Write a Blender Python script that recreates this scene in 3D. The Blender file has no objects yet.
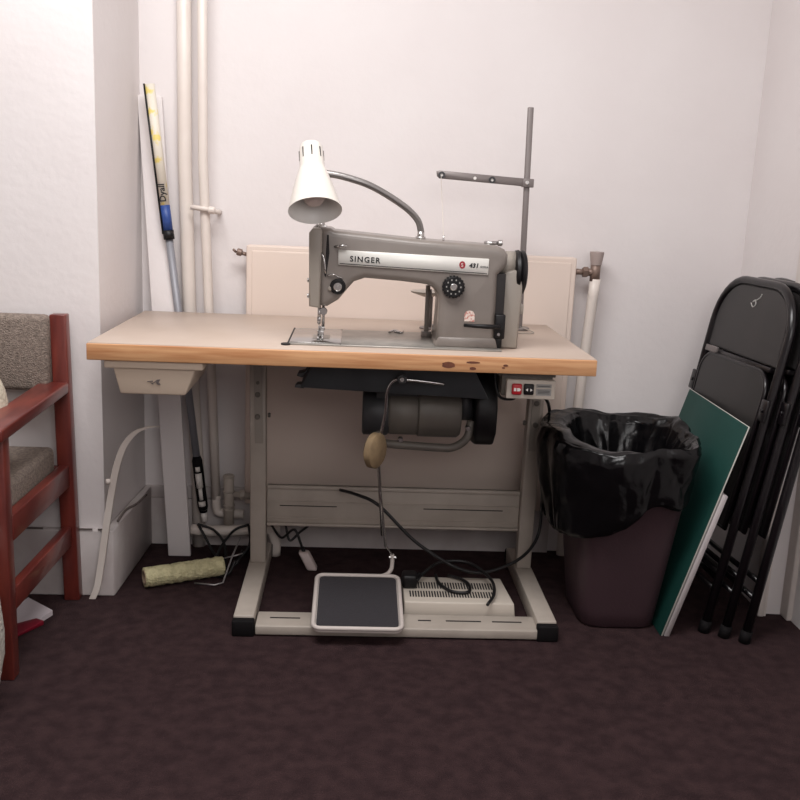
import bpy, bmesh, math, random
from mathutils import Vector, Matrix, noise
random.seed(4)
PI = math.pi
SC = bpy.context.scene
COL = SC.collection

# ------------------------------------------------------------------ camera
CX, CY, CZ, YAW, PIT, ROL, F = 0.62944, -2.26655, 1.14032, 0.05368, 0.2112, 0.04274, 949.93
fw = Vector((math.sin(YAW)*math.cos(PIT), math.cos(YAW)*math.cos(PIT), -math.sin(PIT)))
r_ = Vector((math.cos(YAW), -math.sin(YAW), 0)); u_ = r_.cross(fw)
r2 = r_*math.cos(ROL)+u_*math.sin(ROL); u2 = -r_*math.sin(ROL)+u_*math.cos(ROL)
cam_d = bpy.data.cameras.new('camera'); cam = bpy.data.objects.new('camera', cam_d); COL.objects.link(cam)
cam_d.sensor_width = 36; cam_d.lens = F/800*36; cam_d.clip_start = 0.05
M = Matrix((r2, u2, -fw)).transposed().to_4x4(); M.translation = (CX, CY, CZ)
cam.matrix_world = M
SC.camera = cam

# ------------------------------------------------------------------ light
w = bpy.data.worlds.new('world'); SC.world = w; w.use_nodes = True
w.node_tree.nodes['Background'].inputs[0].default_value = (.95, .93, 1, 1)
w.node_tree.nodes['Background'].inputs[1].default_value = 0.05
def area(name, loc, aim, sx, sy, power, col):
    d = bpy.data.lights.new(name, 'AREA'); d.shape = 'RECTANGLE'; d.size = sx; d.size_y = sy
    d.energy = power; d.color = col
    o = bpy.data.objects.new(name, d); COL.objects.link(o); o.location = loc
    o.rotation_euler = (Vector(aim)-Vector(loc)).to_track_quat('-Z', 'Y').to_euler()
area('ceiling_light', (0.35, -0.75, 2.52), (0.45, -0.45, 0), 1.6, 0.8, 46, (1, .985, .98))
area('fill_light', (1.15, -3.0, 1.9), (1.2, 0.6, .7), 1.4, 0.9, 15, (1, .985, .98))  # added fill lamp behind the camera, brightens front faces; not a window
vs = SC.view_settings; vs.view_transform = 'Standard'; vs.look = 'None'; vs.gamma = 1; vs.use_curve_mapping = False
vs.exposure = 0.15

# ------------------------------------------------------------------ helpers
def lin(c):
    return tuple(((x/255)/12.92 if x/255 <= .04045 else ((x/255+.055)/1.055)**2.4) for x in c)
MATS = {}
def mat(name, rgb, rough=.6, metal=0, rgb2=None, scale=8, detail=4, bump=0, bscale=60, spec=.5, stretch=None, lo=.35, hi=.65, coat=0, emit=None):
    m = bpy.data.materials.new(name); m.use_nodes = True; nt = m.node_tree; b = nt.nodes['Principled BSDF']
    c1 = lin(rgb); b.inputs['Base Color'].default_value = (*c1, 1)
    b.inputs['Roughness'].default_value = rough; b.inputs['Metallic'].default_value = metal
    b.inputs['Specular IOR Level'].default_value = spec; b.inputs['Coat Weight'].default_value = coat
    tc = nt.nodes.new('ShaderNodeTexCoord'); mp = nt.nodes.new('ShaderNodeMapping'); nt.links.new(tc.outputs['Object'], mp.inputs[0])
    if stretch: mp.inputs['Scale'].default_value = stretch
    if rgb2:
        n = nt.nodes.new('ShaderNodeTexNoise'); n.inputs['Scale'].default_value = scale; n.inputs['Detail'].default_value = detail
        nt.links.new(mp.outputs[0], n.inputs['Vector'])
        rp = nt.nodes.new('ShaderNodeValToRGB'); rp.color_ramp.elements[0].position = lo; rp.color_ramp.elements[1].position = hi
        rp.color_ramp.elements[0].color = (*c1, 1); rp.color_ramp.elements[1].color = (*lin(rgb2), 1)
        nt.links.new(n.outputs[0], rp.inputs[0]); nt.links.new(rp.outputs[0], b.inputs['Base Color'])
    if bump:
        n2 = nt.nodes.new('ShaderNodeTexNoise'); n2.inputs['Scale'].default_value = bscale; n2.inputs['Detail'].default_value = 5
        nt.links.new(mp.outputs[0], n2.inputs['Vector'])
        bp = nt.nodes.new('ShaderNodeBump'); bp.inputs['Strength'].default_value = bump; bp.inputs['Distance'].default_value = .01
        nt.links.new(n2.outputs[0], bp.inputs['Height']); nt.links.new(bp.outputs[0], b.inputs['Normal'])
    MATS[name] = m
    return m

def sm(pts, n=8):
    """Catmull-Rom through points"""
    P = [Vector(p) for p in pts]
    if len(P) < 3: return P
    P = [2*P[0]-P[1]] + P + [2*P[-1]-P[-2]]
    out = []
    for i in range(1, len(P)-2):
        for k in range(n):
            t = k/n; a, b, c, d = P[i-1:i+3]
            out.append(.5*((2*b)+(c-a)*t+(2*a-5*b+4*c-d)*t*t+(3*b-a-3*c+d)*t**3))
    out.append(P[-2]); return out

class B:
    def __init__(s): s.bm = bmesh.new()
    def _merge(s, t, smooth=False):
        for f in t.faces: f.smooth = smooth
        me = bpy.data.meshes.new('tmp'); t.to_mesh(me); t.free(); s.bm.from_mesh(me); bpy.data.meshes.remove(me); return s
    def box(s, x0, x1, y0, y1, z0, z1, bev=0, seg=2):
        return s.hexa([(x0,y0,z0),(x1,y0,z0),(x1,y1,z0),(x0,y1,z0),(x0,y0,z1),(x1,y0,z1),(x1,y1,z1),(x0,y1,z1)], bev, seg)
    def hexa(s, c, bev=0, seg=2):
        t = bmesh.new(); v = [t.verts.new(p) for p in c]
        for f in ((3,2,1,0),(4,5,6,7),(0,1,5,4),(1,2,6,5),(2,3,7,6),(3,0,4,7)): t.faces.new([v[i] for i in f])
        bmesh.ops.recalc_face_normals(t, faces=t.faces)
        if bev: bmesh.ops.bevel(t, geom=t.edges[:], offset=bev, segments=seg, profile=.5, affect='EDGES')
        return s._merge(t, bool(bev))
    def prism(s, pts, axis, a0, a1, bev=0, seg=3, ang=30):
        """pts 2D; axis 'y': pts=(x,z); 'x': (y,z); 'z': (x,y)"""
        f = {'y': lambda p, a: (p[0], a, p[1]), 'x': lambda p, a: (a, p[0], p[1]), 'z': lambda p, a: (p[0], p[1], a)}[axis]
        t = bmesh.new(); A = [t.verts.new(f(p, a0)) for p in pts]; C = [t.verts.new(f(p, a1)) for p in pts]
        n = len(pts); t.faces.new(A); t.faces.new(C[::-1])
        for i in range(n): t.faces.new([A[i], C[i], C[(i+1) % n], A[(i+1) % n]])
        bmesh.ops.recalc_face_normals(t, faces=t.faces)
        if bev:
            rim = [e for e in t.edges if any(len(fc.verts) > 4 or fc in () for fc in e.link_faces) or n == 4]
            bmesh.ops.bevel(t, geom=rim, offset=bev, segments=seg, profile=.5, affect='EDGES', clamp_overlap=True)
        return s._merge(t, bool(bev))
    def tube(s, pts, r, seg=10, smooth=True, n=0, cap=True):
        P = sm(pts, n) if n else [Vector(p) for p in pts]
        R = r if isinstance(r, (list, tuple)) else [r]*len(P)
        if len(R) != len(P): R = [R[0]+(R[-1]-R[0])*i/(len(P)-1) for i in range(len(P))]
        t = bmesh.new(); rings = []; up = None
        for i, p in enumerate(P):
            d = (P[min(i+1, len(P)-1)]-P[max(i-1, 0)]).normalized()
            if up is None: up = d.orthogonal().normalized()
            up = (up-d*up.dot(d)); up = up.normalized() if up.length > 1e-6 else d.orthogonal().normalized()
            q = d.cross(up)
            rings.append([t.verts.new(p+(up*math.cos(2*PI*k/seg)+q*math.sin(2*PI*k/seg))*R[i]) for k in range(seg)])
        for a, b in zip(rings, rings[1:]):
            for k in range(seg): t.faces.new([a[k], a[(k+1) % seg], b[(k+1) % seg], b[k]])
        caps = []
        if cap: caps = [t.faces.new(rings[0][::-1]), t.faces.new(rings[-1])]
        bmesh.ops.recalc_face_normals(t, faces=t.faces)
        for f in t.faces: f.smooth = smooth
        me = bpy.data.meshes.new('tmp')
        for c in caps: c.smooth = False
        t.to_mesh(me); t.free(); s.bm.from_mesh(me); bpy.data.meshes.remove(me); return s
    def lathe(s, prof, o, d, seg=32, closed=False):
        """prof list of (radius, distance along d)"""
        o = Vector(o); d = Vector(d).normalized(); a = d.orthogonal().normalized(); b = d.cross(a)
        t = bmesh.new(); rings = []
        for r, h in prof:
            if r < 1e-6: rings.append([t.verts.new(o+d*h)]*seg)
            else: rings.append([t.verts.new(o+d*h+(a*math.cos(2*PI*k/seg)+b*math.sin(2*PI*k/seg))*r) for k in range(seg)])
        for A, C in zip(rings, rings[1:]):
            for k in range(seg):
                vs_ = []
                for v in (A[k], A[(k+1) % seg], C[(k+1) % seg], C[k]):
                    if v not in vs_: vs_.append(v)
                if len(vs_) > 2: t.faces.new(vs_)
        bmesh.ops.recalc_face_normals(t, faces=t.faces)
        es = [e for e in t.edges if len(e.link_faces) == 2 and e.calc_face_angle(0) > .7]
        bmesh.ops.split_edges(t, edges=es)
        return s._merge(t, True)
    def disc(s, o, d, r, h, bev=0, seg=32):
        p = [(0, 0), (r-bev, 0), (r, bev), (r, h-bev), (r-bev, h), (0, h)] if bev else [(0, 0), (r, 0), (r, h), (0, h)]
        return s.lathe(p, o, d, seg)
    def build(s, name, m, parent=None, label=None, cat=None, group=None, kind=None, at=None):
        vs_ = [v.co for v in s.bm.verts]
        if at is None:
            lo = Vector([min(v[i] for v in vs_) for i in range(3)]); hi = Vector([max(v[i] for v in vs_) for i in range(3)])
            at = Vector(((lo.x+hi.x)/2, (lo.y+hi.y)/2, lo.z))
        at = Vector(at)
        bmesh.ops.translate(s.bm, verts=s.bm.verts, vec=-at)
        me = bpy.data.meshes.new(name); s.bm.to_mesh(me); s.bm.free()
        me.materials.append(MATS[m]); o = bpy.data.objects.new(name, me); COL.objects.link(o)
        if parent:
            o.parent = parent; q = Vector((0, 0, 0)); p = parent
            while p: q += p.location; p = p.parent
            o.location = at-q
        else: o.location = at
        return tag(o, label, cat, group, kind)
def tag(o, label=None, cat=None, group=None, kind=None):
    if label: o['label'] = label
    if cat: o['category'] = cat
    if group: o['group'] = group
    if kind: o['kind'] = kind
    return o
def empty(name, loc, label, cat, group=None):
    o = bpy.data.objects.new(name, None); o.empty_display_size = .1; o.location = loc; COL.objects.link(o)
    return tag(o, label, cat, group)
def struct(b, name, m): return b.build(name, m, kind='structure')
def letters(name, txt, size, m, parent, origin, xdir, ydir, depth=.0006, extra=None, bold=0):
    cu = bpy.data.curves.new('t', 'FONT'); cu.body = txt; cu.size = size; cu.extrude = depth; cu.align_x = 'LEFT'; cu.resolution_u = 3
    cu.space_character = extra or 1; cu.offset = bold
    ob = bpy.data.objects.new('t', cu); COL.objects.link(ob)
    me = bpy.data.meshes.new_from_object(ob.evaluated_get(bpy.context.evaluated_depsgraph_get()))
    X = Vector(xdir).normalized(); Yv = Vector(ydir).normalized(); Z = X.cross(Yv)
    T = Matrix((X, Yv, Z)).transposed().to_4x4(); T.translation = origin
    me.transform(T); bpy.data.objects.remove(ob); b = B(); b.bm.from_mesh(me); bpy.data.meshes.remove(me)
    return b.build(name, m, parent)

# ------------------------------------------------------------------ materials
mat('wall_paint', (226, 220, 219), .75, rgb2=(223, 216, 215), scale=3, bump=.12, bscale=35)
mat('ceiling_paint', (228, 224, 222), .8)
mat('skirting_paint', (205, 198, 196), .5, rgb2=(188, 178, 176), scale=9, bump=.05)
mat('trim_paint', (214, 204, 198), .45, bump=.03)
mat('crack', (104, 94, 90), .9)
mat('carpet', (66, 49, 50), .95, rgb2=(52, 38, 40), scale=30, detail=8, bump=.8, bscale=320, spec=.1)
mat('laminate', (188, 171, 158), .42, rgb2=(184, 166, 152), scale=6, spec=.4)
mat('wood_edge', (205, 156, 112), .5, rgb2=(178, 122, 80), scale=5, detail=6, stretch=(1.2, 3, 22), lo=.38, hi=.7)
mat('knot', (88, 48, 36), .6, rgb2=(120, 70, 45), scale=60)
mat('cream_metal', (178, 168, 158), .45, rgb2=(166, 156, 146), scale=10)
mat('slot_dark', (32, 28, 28), .8)
mat('black_plastic', (15, 13, 15), .45, spec=.35)
mat('black_rubber', (15, 12, 14), .8, spec=.2)
mat('drawer_plastic', (222, 204, 184), .5)
mat('machine_grey', (128, 120, 114), .38, rgb2=(122, 114, 108), scale=14, coat=.15)
mat('machine_light', (150, 142, 133), .4)
mat('steel', (190, 188, 186), .25, metal=1)
mat('bed_steel', (168, 163, 156), .38, metal=.55, rgb2=(150, 146, 140), scale=20)
mat('nameplate_silver', (222, 220, 214), .35, metal=.15)
mat('ink', (25, 24, 26), .5)
mat('red_badge', (150, 40, 50), .4)
mat('red_button', (176, 30, 40), .4)
mat('white_print', (225, 220, 215), .5)
mat('grey_print', (150, 148, 145), .5)
mat('sticker', (220, 205, 195), .5, rgb2=(190, 120, 110), scale=160, lo=.5, hi=.6)
mat('radiator_cream', (220, 203, 192), .4, rgb2=(217, 200, 188), scale=2)
mat('pipe_paint', (222, 213, 205), .4, rgb2=(214, 203, 195), scale=6)
mat('valve_plastic', (165, 150, 145), .5)
mat('brass', (128, 108, 98), .45, metal=.35)
mat('lamp_enamel', (214, 208, 200), .35, coat=.1)
mat('lamp_inside', (232, 230, 226), .4)
mat('gooseneck', (150, 146, 144), .3, metal=.7)
mat('stand_grey', (122, 114, 112), .4, metal=.3)
mat('thread', (206, 196, 188), .8)
mat('pan_grey', (60, 63, 66), .55, rgb2=(50, 52, 55), scale=8)
mat('motor_grey', (104, 98, 90), .5, rgb2=(92, 86, 80), scale=10)
mat('motor_dark', (52, 52, 54), .5)
mat('knee_pad', (140, 118, 88), .8, rgb2=(118, 98, 72), scale=30)
mat('treadle_rubber', (46, 43, 47), .8, bump=.4, bscale=200)
mat('treadle_frame', (196, 186, 180), .5)
mat('heater_cream', (196, 186, 174), .5)
mat('cord_black', (16, 15, 17), .45)
mat('plug_white', (205, 190, 186), .5)
mat('bin_plastic', (60, 42, 47), .5, bump=.1, bscale=200)
mat('liner_black', (9, 8, 10), .22, spec=.3, bump=.35, bscale=16)
mat('board_green', (19, 60, 54), .6, spec=.25, rgb2=(16, 55, 50), scale=5)
mat('board_edge', (190, 188, 180), .6)
mat('board_white', (176, 168, 168), .6)
mat('chair_black', (17, 13, 16), .28, spec=.4, coat=.15)
mat('chair_panel', (46, 43, 43), .42, rgb2=(40, 38, 38), scale=8)
mat('scratch', (170, 168, 164), .5)
mat('red_wood', (118, 50, 40), .38, rgb2=(88, 33, 29), scale=6, stretch=(6, 1, 1), coat=.2)
mat('grey_fabric', (152, 138, 128), .95, rgb2=(124, 112, 104), scale=120, detail=6, bump=.7, bscale=260, spec=.1)
mat('cream_fabric', (196, 186, 168), .9, rgb2=(184, 174, 156), scale=40, bump=.4, bscale=120)
mat('white_woven', (222, 218, 208), .9, rgb2=(186, 180, 170), scale=90, bump=.9, bscale=150)
mat('paper', (196, 186, 190), .8)
mat('red_paper', (120, 12, 36), .5)
mat('fleece', (222, 214, 172), .95, rgb2=(196, 188, 148), scale=50, bump=1, bscale=120, spec=.1)
mat('cardboard', (150, 130, 110), .8)
mat('pole_alu', (140, 140, 146), .5, metal=.3)
mat('pole_blue', (42, 72, 138), .45)
mat('pole_label', (222, 214, 200), .5, rgb2=(226, 206, 120), scale=18, lo=.55, hi=.6)
mat('wire', (170, 165, 165), .3, metal=.7)
mat('glossy_white_tip', (225, 220, 215), .4)

# ------------------------------------------------------------------ room shell
WY = .715   # back wall
struct(B().box(-1.9, 2.0, -3.3, .9, -.06, 0), 'floor', 'carpet')
struct(B().box(-1.9, 2.0, -3.3, .9, 2.6, 2.66), 'ceiling', 'ceiling_paint')
struct(B().box(-.06, 1.95, WY, WY+.1, 0, 2.6), 'wall_back', 'wall_paint')
# chimney-breast pier on the left: front face and return
struct(B().prism([(-1.9, .30), (-.046, .30), (-.02, WY+.05), (-1.9, WY+.05)], 'z', 0, 2.6), 'wall_left_pier', 'wall_paint')
struct(B().box(-1.96, -1.9, -3.3, .9, 0, 2.6), 'wall_left', 'wall_paint')
struct(B().prism([(1.857, WY+.02), (1.835, .25), (1.908, .245), (1.908, -3.3), (2.0, -3.3), (2.0, WY+.02)], 'z', 0, 2.6), 'wall_right', 'wall_paint')
struct(B().box(-1.9, 2.0, -3.36, -3.3, 0, 2.6), 'wall_front', 'wall_paint')
# skirting
b = B().box(-.02, 1.30, WY-.018, WY, 0, .155).box(-.02, 1.30, WY-.012, WY, .155, .195, .003)
struct(b, 'baseboard_back', 'skirting_paint')
b = B().prism([(-1.9, .278), (-.024, .278), (-.018, .282), (-.001, WY-.02), (-.022, WY-.02), (-.045, .302), (-1.9, .302)], 'z', 0, .195, .004)
struct(b, 'baseboard_left', 'skirting_paint')
b = B()
for (x0, x1) in ((-.30, -.21), (-.115, -.075), (-.06, -.03)):
    b.box(x0, x1, .2755, .278, .196, .201)
b.tube([(-.018, .33, .205), (-.012, .40, .215), (-.004, .50, .2), (.004, .60, .197)], .004, 6, n=3)
tag(b.build('crack_above_skirting', 'crack'), kind='structure')
# moulding on the right pier edge
b = B().box(1.820, 1.838, .225, .262, 0, 2.6, .004).box(1.838, 1.846, .232, .25, 0, 2.6)
b.box(1.893, 1.912, .20, .247, 0, 2.6, .004)
struct(b, 'trim_1', 'trim_paint')

# ------------------------------------------------------------------ heating
root = empty('radiator', (.80, .67, .15), 'cream painted flat panel radiator mounted on back wall behind table', 'radiator')
b = B().box(.303, 1.312, .645, .69, .16, .978, .006)
b.box(.32, 1.295, .641, .648, .18, .962, .003)
b.build('panel', 'radiator_cream', root)
b = B()
for x in (.45, 1.16):
    b.box(x, x+.03, .69, WY-.0005, .25, .9).build('bracket', 'radiator_cream', root); b = B()
b = B().tube([(.303, .665, .948), (.285, .665, .952)], .006).disc((.288, .665, .952), (-1, 0, .25), .011, .016, .002, 12)
b.tube([(.27, .665, .954), (.262, .66, .962)], .004)
b.build('bleed_valve', 'brass', root)
root = empty('radiator_valve', (1.366, .66, .90), 'grey capped thermostatic valve at top right corner of radiator', 'valve')
b = B().tube([(1.307, .66, .935), (1.345, .66, .935)], .009).disc((1.335, .66, .935), (1, 0, 0), .017, .016, .002, 6)
b.tube([(1.374, .66, .908), (1.374, .66, .962)], .0155, 12).tube([(1.35, .66, .935), (1.372, .66, .935)], .012)
b.build('valve_body', 'brass', root)
b = B().lathe([(0, 0), (.017, 0), (.018, .008), (.022, .034), (.022, .040), (0, .042)], (1.375, .66, .958), (0, 0, 1), 14)
b.build('valve_cap', 'valve_plastic', root)
b = B().tube([(1.376, .66, .915), (1.366, .665, .70), (1.355, .67, .45), (1.345, .672, .22), (1.345, .68, .03), (1.345, .68, .0)], .0165, 14, n=4)
b.build('heating_pipe', 'pipe_paint', label='white pipe dropping from radiator valve at right end of radiator', cat='pipe')
b = B().tube([(.113, .692, 2.6), (.113, .692, 1.212), (.130, .692, .60), (.150, .692, .22), (.152, .692, .0)], .021, 14)
b.build('heating_pipe', 'pipe_paint', label='thicker soft white vertical pipe, left of the two pipes beside the radiator', cat='pipe')
root = empty('heating_pipe', (.172, .66, .1), 'slim bright white vertical pipe with a wall clip, nearest radiator left end', 'pipe')
b = B().tube([(.168, .66, 2.6), (.172, .66, 1.215), (.192, .662, .70), (.211, .664, .17)], .0145, 14)
b.tube([(.211, .664, .18), (.213, .664, .14), (.228, .664, .122), (.30, .664, .12)], .0145, 14, n=5)
b.build('tube', 'pipe_paint', root)
b = B().tube([(.138, .645, 1.083), (.19, .64, 1.077), (.213, .66, 1.071), (.214, WY, 1.07)], .0075, 8).disc((.19, .64, 1.077), (1, 0, -.1), .011, .02, .002, 12)
b.build('wall_clip', 'pipe_paint', root)
root = empty('pipe_fitting', (.257, .65, .09), 'short capped upright pipe stub with side branch on low horizontal pipe', 'pipe fitting')
b = B().tube([(.257, .625, .10), (.256, .625, .255)], .0165, 14).disc((.256, .625, .25), (0, 0, 1), .018, .012, .004, 16)
b.build('stub', 'cream_metal', root)
b = B()
for z in (.145, .158, .205): B().lathe([(.0165, 0), (.019, .002), (.019, .005), (.0165, .007)], (.257, .625, z), (0, 0, 1), 16).build('collar', 'cream_metal', root)
b = B().tube([(.27, .625, .198), (.335, .625, .192)], .010, 10).disc((.29, .625, .197), (1, 0, 0), .017, .02, .004, 8)
b.build('branch', 'cream_metal', root)
b = B().tube([(.14, .615, .082), (.22, .615, .078), (.34, .615, .086), (.42, .62, .09)], .0175, 14, n=4)
b.tube([(.39, .62, .09), (.405, .62, .05), (.405, .62, 0)], .0175, 12, n=3)
b.build('floor_pipe', 'pipe_paint', label='low horizontal white pipe above skirting behind left table leg', cat='pipe')

# leaning white board beside pipes
b = B().hexa([(.072, .590, 0), (.142, .590, 0), (.142, .606, 0), (.072, .606, 0),
              (-.027, .697, 1.40), (.045, .697, 1.40), (.045, .713, 1.40), (-.027, .713, 1.40)], .003)
b.build('leaning_board', 'wall_paint', label='narrow white plank leaning in the corner behind the extension pole', cat='plank')
# curved white trunking strip
pth = sm([(-.075, .262, 0), (-.058, .262, .05), (-.033, .262, .208), (-.018, .262, .30), (-.001, .262, .385), (.020, .262, .445), (.050, .262, .484), (.085, .262, .500), (.108, .262, .503)], 6)
t = bmesh.new(); L = []
for i, p in enumerate(pth):
    L.append([t.verts.new(p+Vector(q)) for q in ((-.009, -.006, 0), (.009, -.006, 0), (.009, .006, 0), (-.009, .006, 0))])
for a, c in zip(L, L[1:]):
    for k in range(4): t.faces.new([a[k], a[(k+1) % 4], c[(k+1) % 4], c[k]])
t.faces.new(L[0]); t.faces.new(L[-1][::-1]); bmesh.ops.recalc_face_normals(t, faces=t.faces)
b = B(); b._merge(t, False)
b.disc((-.018, .258, .345), (-1, -.3, 0), .008, .012, .002, 10)
b.build('plastic_trunking', 'pipe_paint', label='curved white plastic trunking strip leaning against the left pier corner', cat='trunking')

# ------------------------------------------------------------------ sewing table
W, D, H, T = 1.229, .63, .77, .041
tbl = empty('sewing_table', (.615, .3, 0), 'industrial sewing table with pale laminate top, wooden edge and cream steel legs', 'table')
top = B().box(0, W, .004, D, H-T, H, .0015, 1).build('tabletop', 'laminate', tbl)
b = B().box(-.001, W+.001, -.002, .012, H-T-.001, H-.0025, .002)
b.box(-.0015, .003, .012, D, H-T, H-.002).box(W-.003, W+.0015, .012, D, H-T, H-.002)
b.build('wooden_edging', 'wood_edge', top)
for (x, z, rx, rz) in ((.865, .745, .016, .008), (.925, .753, .017, .0028), (.925, .738, .008, .004), (1.005, .748, .006, .003), (1.0, .742, .004, .002)):
    pts = [(x+rx*math.cos(a*PI/6)*(1+.15*math.sin(3*a)), z+rz*math.sin(a*PI/6)) for a in range(12)]
    B().prism(pts, 'y', -.0026, .001).build('wood_knot', 'knot', top)
def leg(x0, x1, inner, lean):
    # inner = +1 when the inner side is on +x
    b = B()
    c = [(x0, .43), (x1, .43), (x1, .475), (x0, .475)]
    b.hexa([(c[i][0], c[i][1], .05) for i in range(4)]+[(c[i][0]+lean, c[i][1], H-T) for i in range(4)], .003)
    b.box(x0+lean-.012, x1+lean+.012, .30, .60, H-T-.012, H-T, .002)
    lg = b.build('leg', 'cream_metal', tbl)
    xm = (x0+x1)/2
    b = B().hexa([(xm-.012, .4255, .42), (xm+.012, .4255, .42), (xm+.012, .431, .42), (xm-.012, .431, .42),
                  (xm-.012+lean, .4255, .71), (xm+.012+lean, .4255, .71), (xm+.012+lean, .431, .71), (xm-.012+lean, .431, .71)])
    b.build('height_slider', 'machine_light', lg)
    for z in (.60, .565, .50): B().disc((xm+lean*.7, .4265, z), (0, -1, 0), .008 if z < .6 else .005, .006, .0015, 12).build('bolt', 'motor_grey', lg)
    sx = x1 if inner > 0 else x0
    B().disc((sx-.001*inner, .45, .5), (inner, 0, 0), .007, .008, .0015, 12).build('bolt', 'motor_grey', lg)
    ft = B().box(x0-.004, x1+.004, .062, .60, 0, .05, .003).build('foot', 'cream_metal', lg)
    ft.name = 'foot'
    B().box(x0-.006, x1+.006, .04, .066, .0, .044, .004).build('end_cap', 'black_rubber', lg)
    B().box(x0-.006, x1+.006, .596, .614, .0, .044, .004).build('end_cap', 'black_rubber', lg)
leg(.346, .392, 1, -.008)
leg(1.150, 1.194, -1, .004)
b = B().box(.392, 1.150, .452, .462, .166, .288, .002).box(.392, 1.150, .444, .462, .276, .288, .003).box(.392, 1.150, .440, .462, .163, .172, .003)
b.box(.392, 1.15, .449, .4525, .235, .238).box(.392, 1.15, .449, .4525, .184, .187)
cb = b.build('crossbar', 'cream_metal', tbl)
b = B()
for x0, x1 in ((.43, .60), (.86, 1.10)): B().box(x0, x1, .4505, .4525, .2225, .2250).build('slot', 'slot_dark', cb)
b = B().box(.40, 1.148, .045, .135, .004, .030, .0035)
rl = b.build('base_rail', 'cream_metal', tbl)
for x0, x1 in ((.435, .515), (.83, .865), (.905, 1.0), (1.03, 1.11)):
    B().box(x0, x1, .092, .0985, .0285, .0306).build('slot', 'slot_dark', rl)
# drawer
b = B().hexa([(.068, .035, .64), (.226, .035, .64), (.226, .32, .64), (.068, .32, .64), (.054, .022, .712), (.254, .022, .712), (.254, .34, .712), (.054, .34, .712)], .004)
b.box(.036, .272, .012, .36, .707, .7285, .004)
dr = b.build('drawer', 'drawer_plastic', tbl)
dr['label'] = 'cream plastic drawer hung under left end'
b = B()
for pts in ([(-.03, .004), (-.012, .007), (-.012, .003), (-.03, .002)], [(-.016, -.004), (-.004, .001), (.0, .009), (-.006, .004)], [(0, .010), (.012, .012), (.007, .001), (.012, -.008), (.002, -.006), (-.002, .002)], [(-.02, .0), (-.01, -.006), (-.014, -.006)]):
    b.prism([(.158+x*.75, .672+z*.7) for x, z in pts], 'y', .0262, .0315)
b.build('emblem', 'stand_grey', dr)

# ------------------------------------------------------------------ sewing machine
sew = empty('sewing_machine', (.75, .17, H), 'grey industrial sewing machine with silver nameplate sunk into tabletop', 'sewing machine')
BF, BB = .066, .335
b = B().box(.466, 1.008, BF, BB, H-.001, H+.005, .0015, 1)
bed = b.build('bed', 'bed_steel', sew)
b = B().box(.470, .60, BF+.012, BB-.02, H+.005, H+.0065, .0006, 1).build('slide_plate', 'steel', bed)
b = B().box(.598, .6, BF, BB, H+.005, H+.0057).box(.4655, .470, BF-.001, BB+.001, H+.001, H+.0056)
b.disc((.462, .066, H-.0005), (0, 0, 1), .012, .005, .001, 16)
b.build('bed_hinge', 'slot_dark', bed)
b = B().box(.525, .57, .14, .205, H+.0065, H+.008).disc((.545, .172, H+.008), (0, 0, 1), .007, .001, 0, 12)
b.build('needle_plate', 'bed_steel', bed)
def arc(cx, cz, r, a0, a1, n=6): return [(cx+r*math.cos(math.radians(a0+(a1-a0)*i/n)), cz+r*math.sin(math.radians(a0+(a1-a0)*i/n))) for i in range(n+1)]
armp = [(.540, .868), (.562, .866), (.590, .884), (.612, .912), (.628, .931), (.655, .941), (.745, .9365)]
armp += arc(.800, .886, .046, 90, 0) + [(.845, .84), (.842, H+.003), (.994, H+.003), (.991, .962), (1.003, .974), (1.013, .988), (1.014, 1.012), (1.004, 1.026), (.985, 1.034), (.78, 1.042), (.575, 1.056), (.567, 1.061), (.541, 1.063)]
b = B().prism(armp, 'y', .092, .240, .016, 5)
b.prism([(.838, H+.004), (1.0, H+.004), (.993, H+.03), (.848, H+.03)], 'y', .088, .25, .004, 2)
body = b.build('body', 'machine_grey', sew)
# pale nose plate (end cover)
b = B().prism([(.517, .866), (.545, .862), (.546, 1.054), (.540, 1.060), (.522, 1.060), (.513, 1.048)], 'y', .086, .228, .005, 3)
fp = b.build('face_plate', 'machine_light', sew)
B().prism([(.5535, .945), (.558, .94), (.565, 1.0), (.562, 1.045), (.558, 1.045)], 'y', .0905, .1).build('take_up_slot', 'slot_dark', sew)
B().tube([(.545, .09, 1.0), (.552, .083, .985), (.557, .083, .95)], .0025, 6, n=3).build('take_up_lever', 'steel', sew)
for z in (.925, .885): B().disc((.514, .16, z), (-1, 0, 0), .006, .006, .001, 12).build('screw', 'steel', fp)
b = B().disc((.588, .093, .918), (0, -1, 0), .020, .006, .002, 24).disc((.588, .087, .918), (0, -1, 0), .017, .003, .001, 24)
ten = b.build('thread_tension', 'black_plastic', sew)
B().disc((.588, .0845, .918), (0, -1, 0), .0105, .008, .002, 20).tube([(.588, .077, .918), (.588, .073, .918)], .004).build('tension_knob', 'steel', ten)
B().tube([(.562, .089, .945), (.575, .085, .948), (.585, .087, .944), (.60, .091, .938)], .0022, 6, n=4).build('thread_hook', 'steel', ten)
B().disc((.569, .093, .912), (0, -1, 0), .006, .006, .002, 12).build('screw', 'machine_light', sew)
b = B().tube([(.577, .093, 1.016), (.590, .081, 1.019), (.608, .081, 1.021)], [.003, .0045, .003], 8).build('thread_guide_pin', 'steel', sew)
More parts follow.
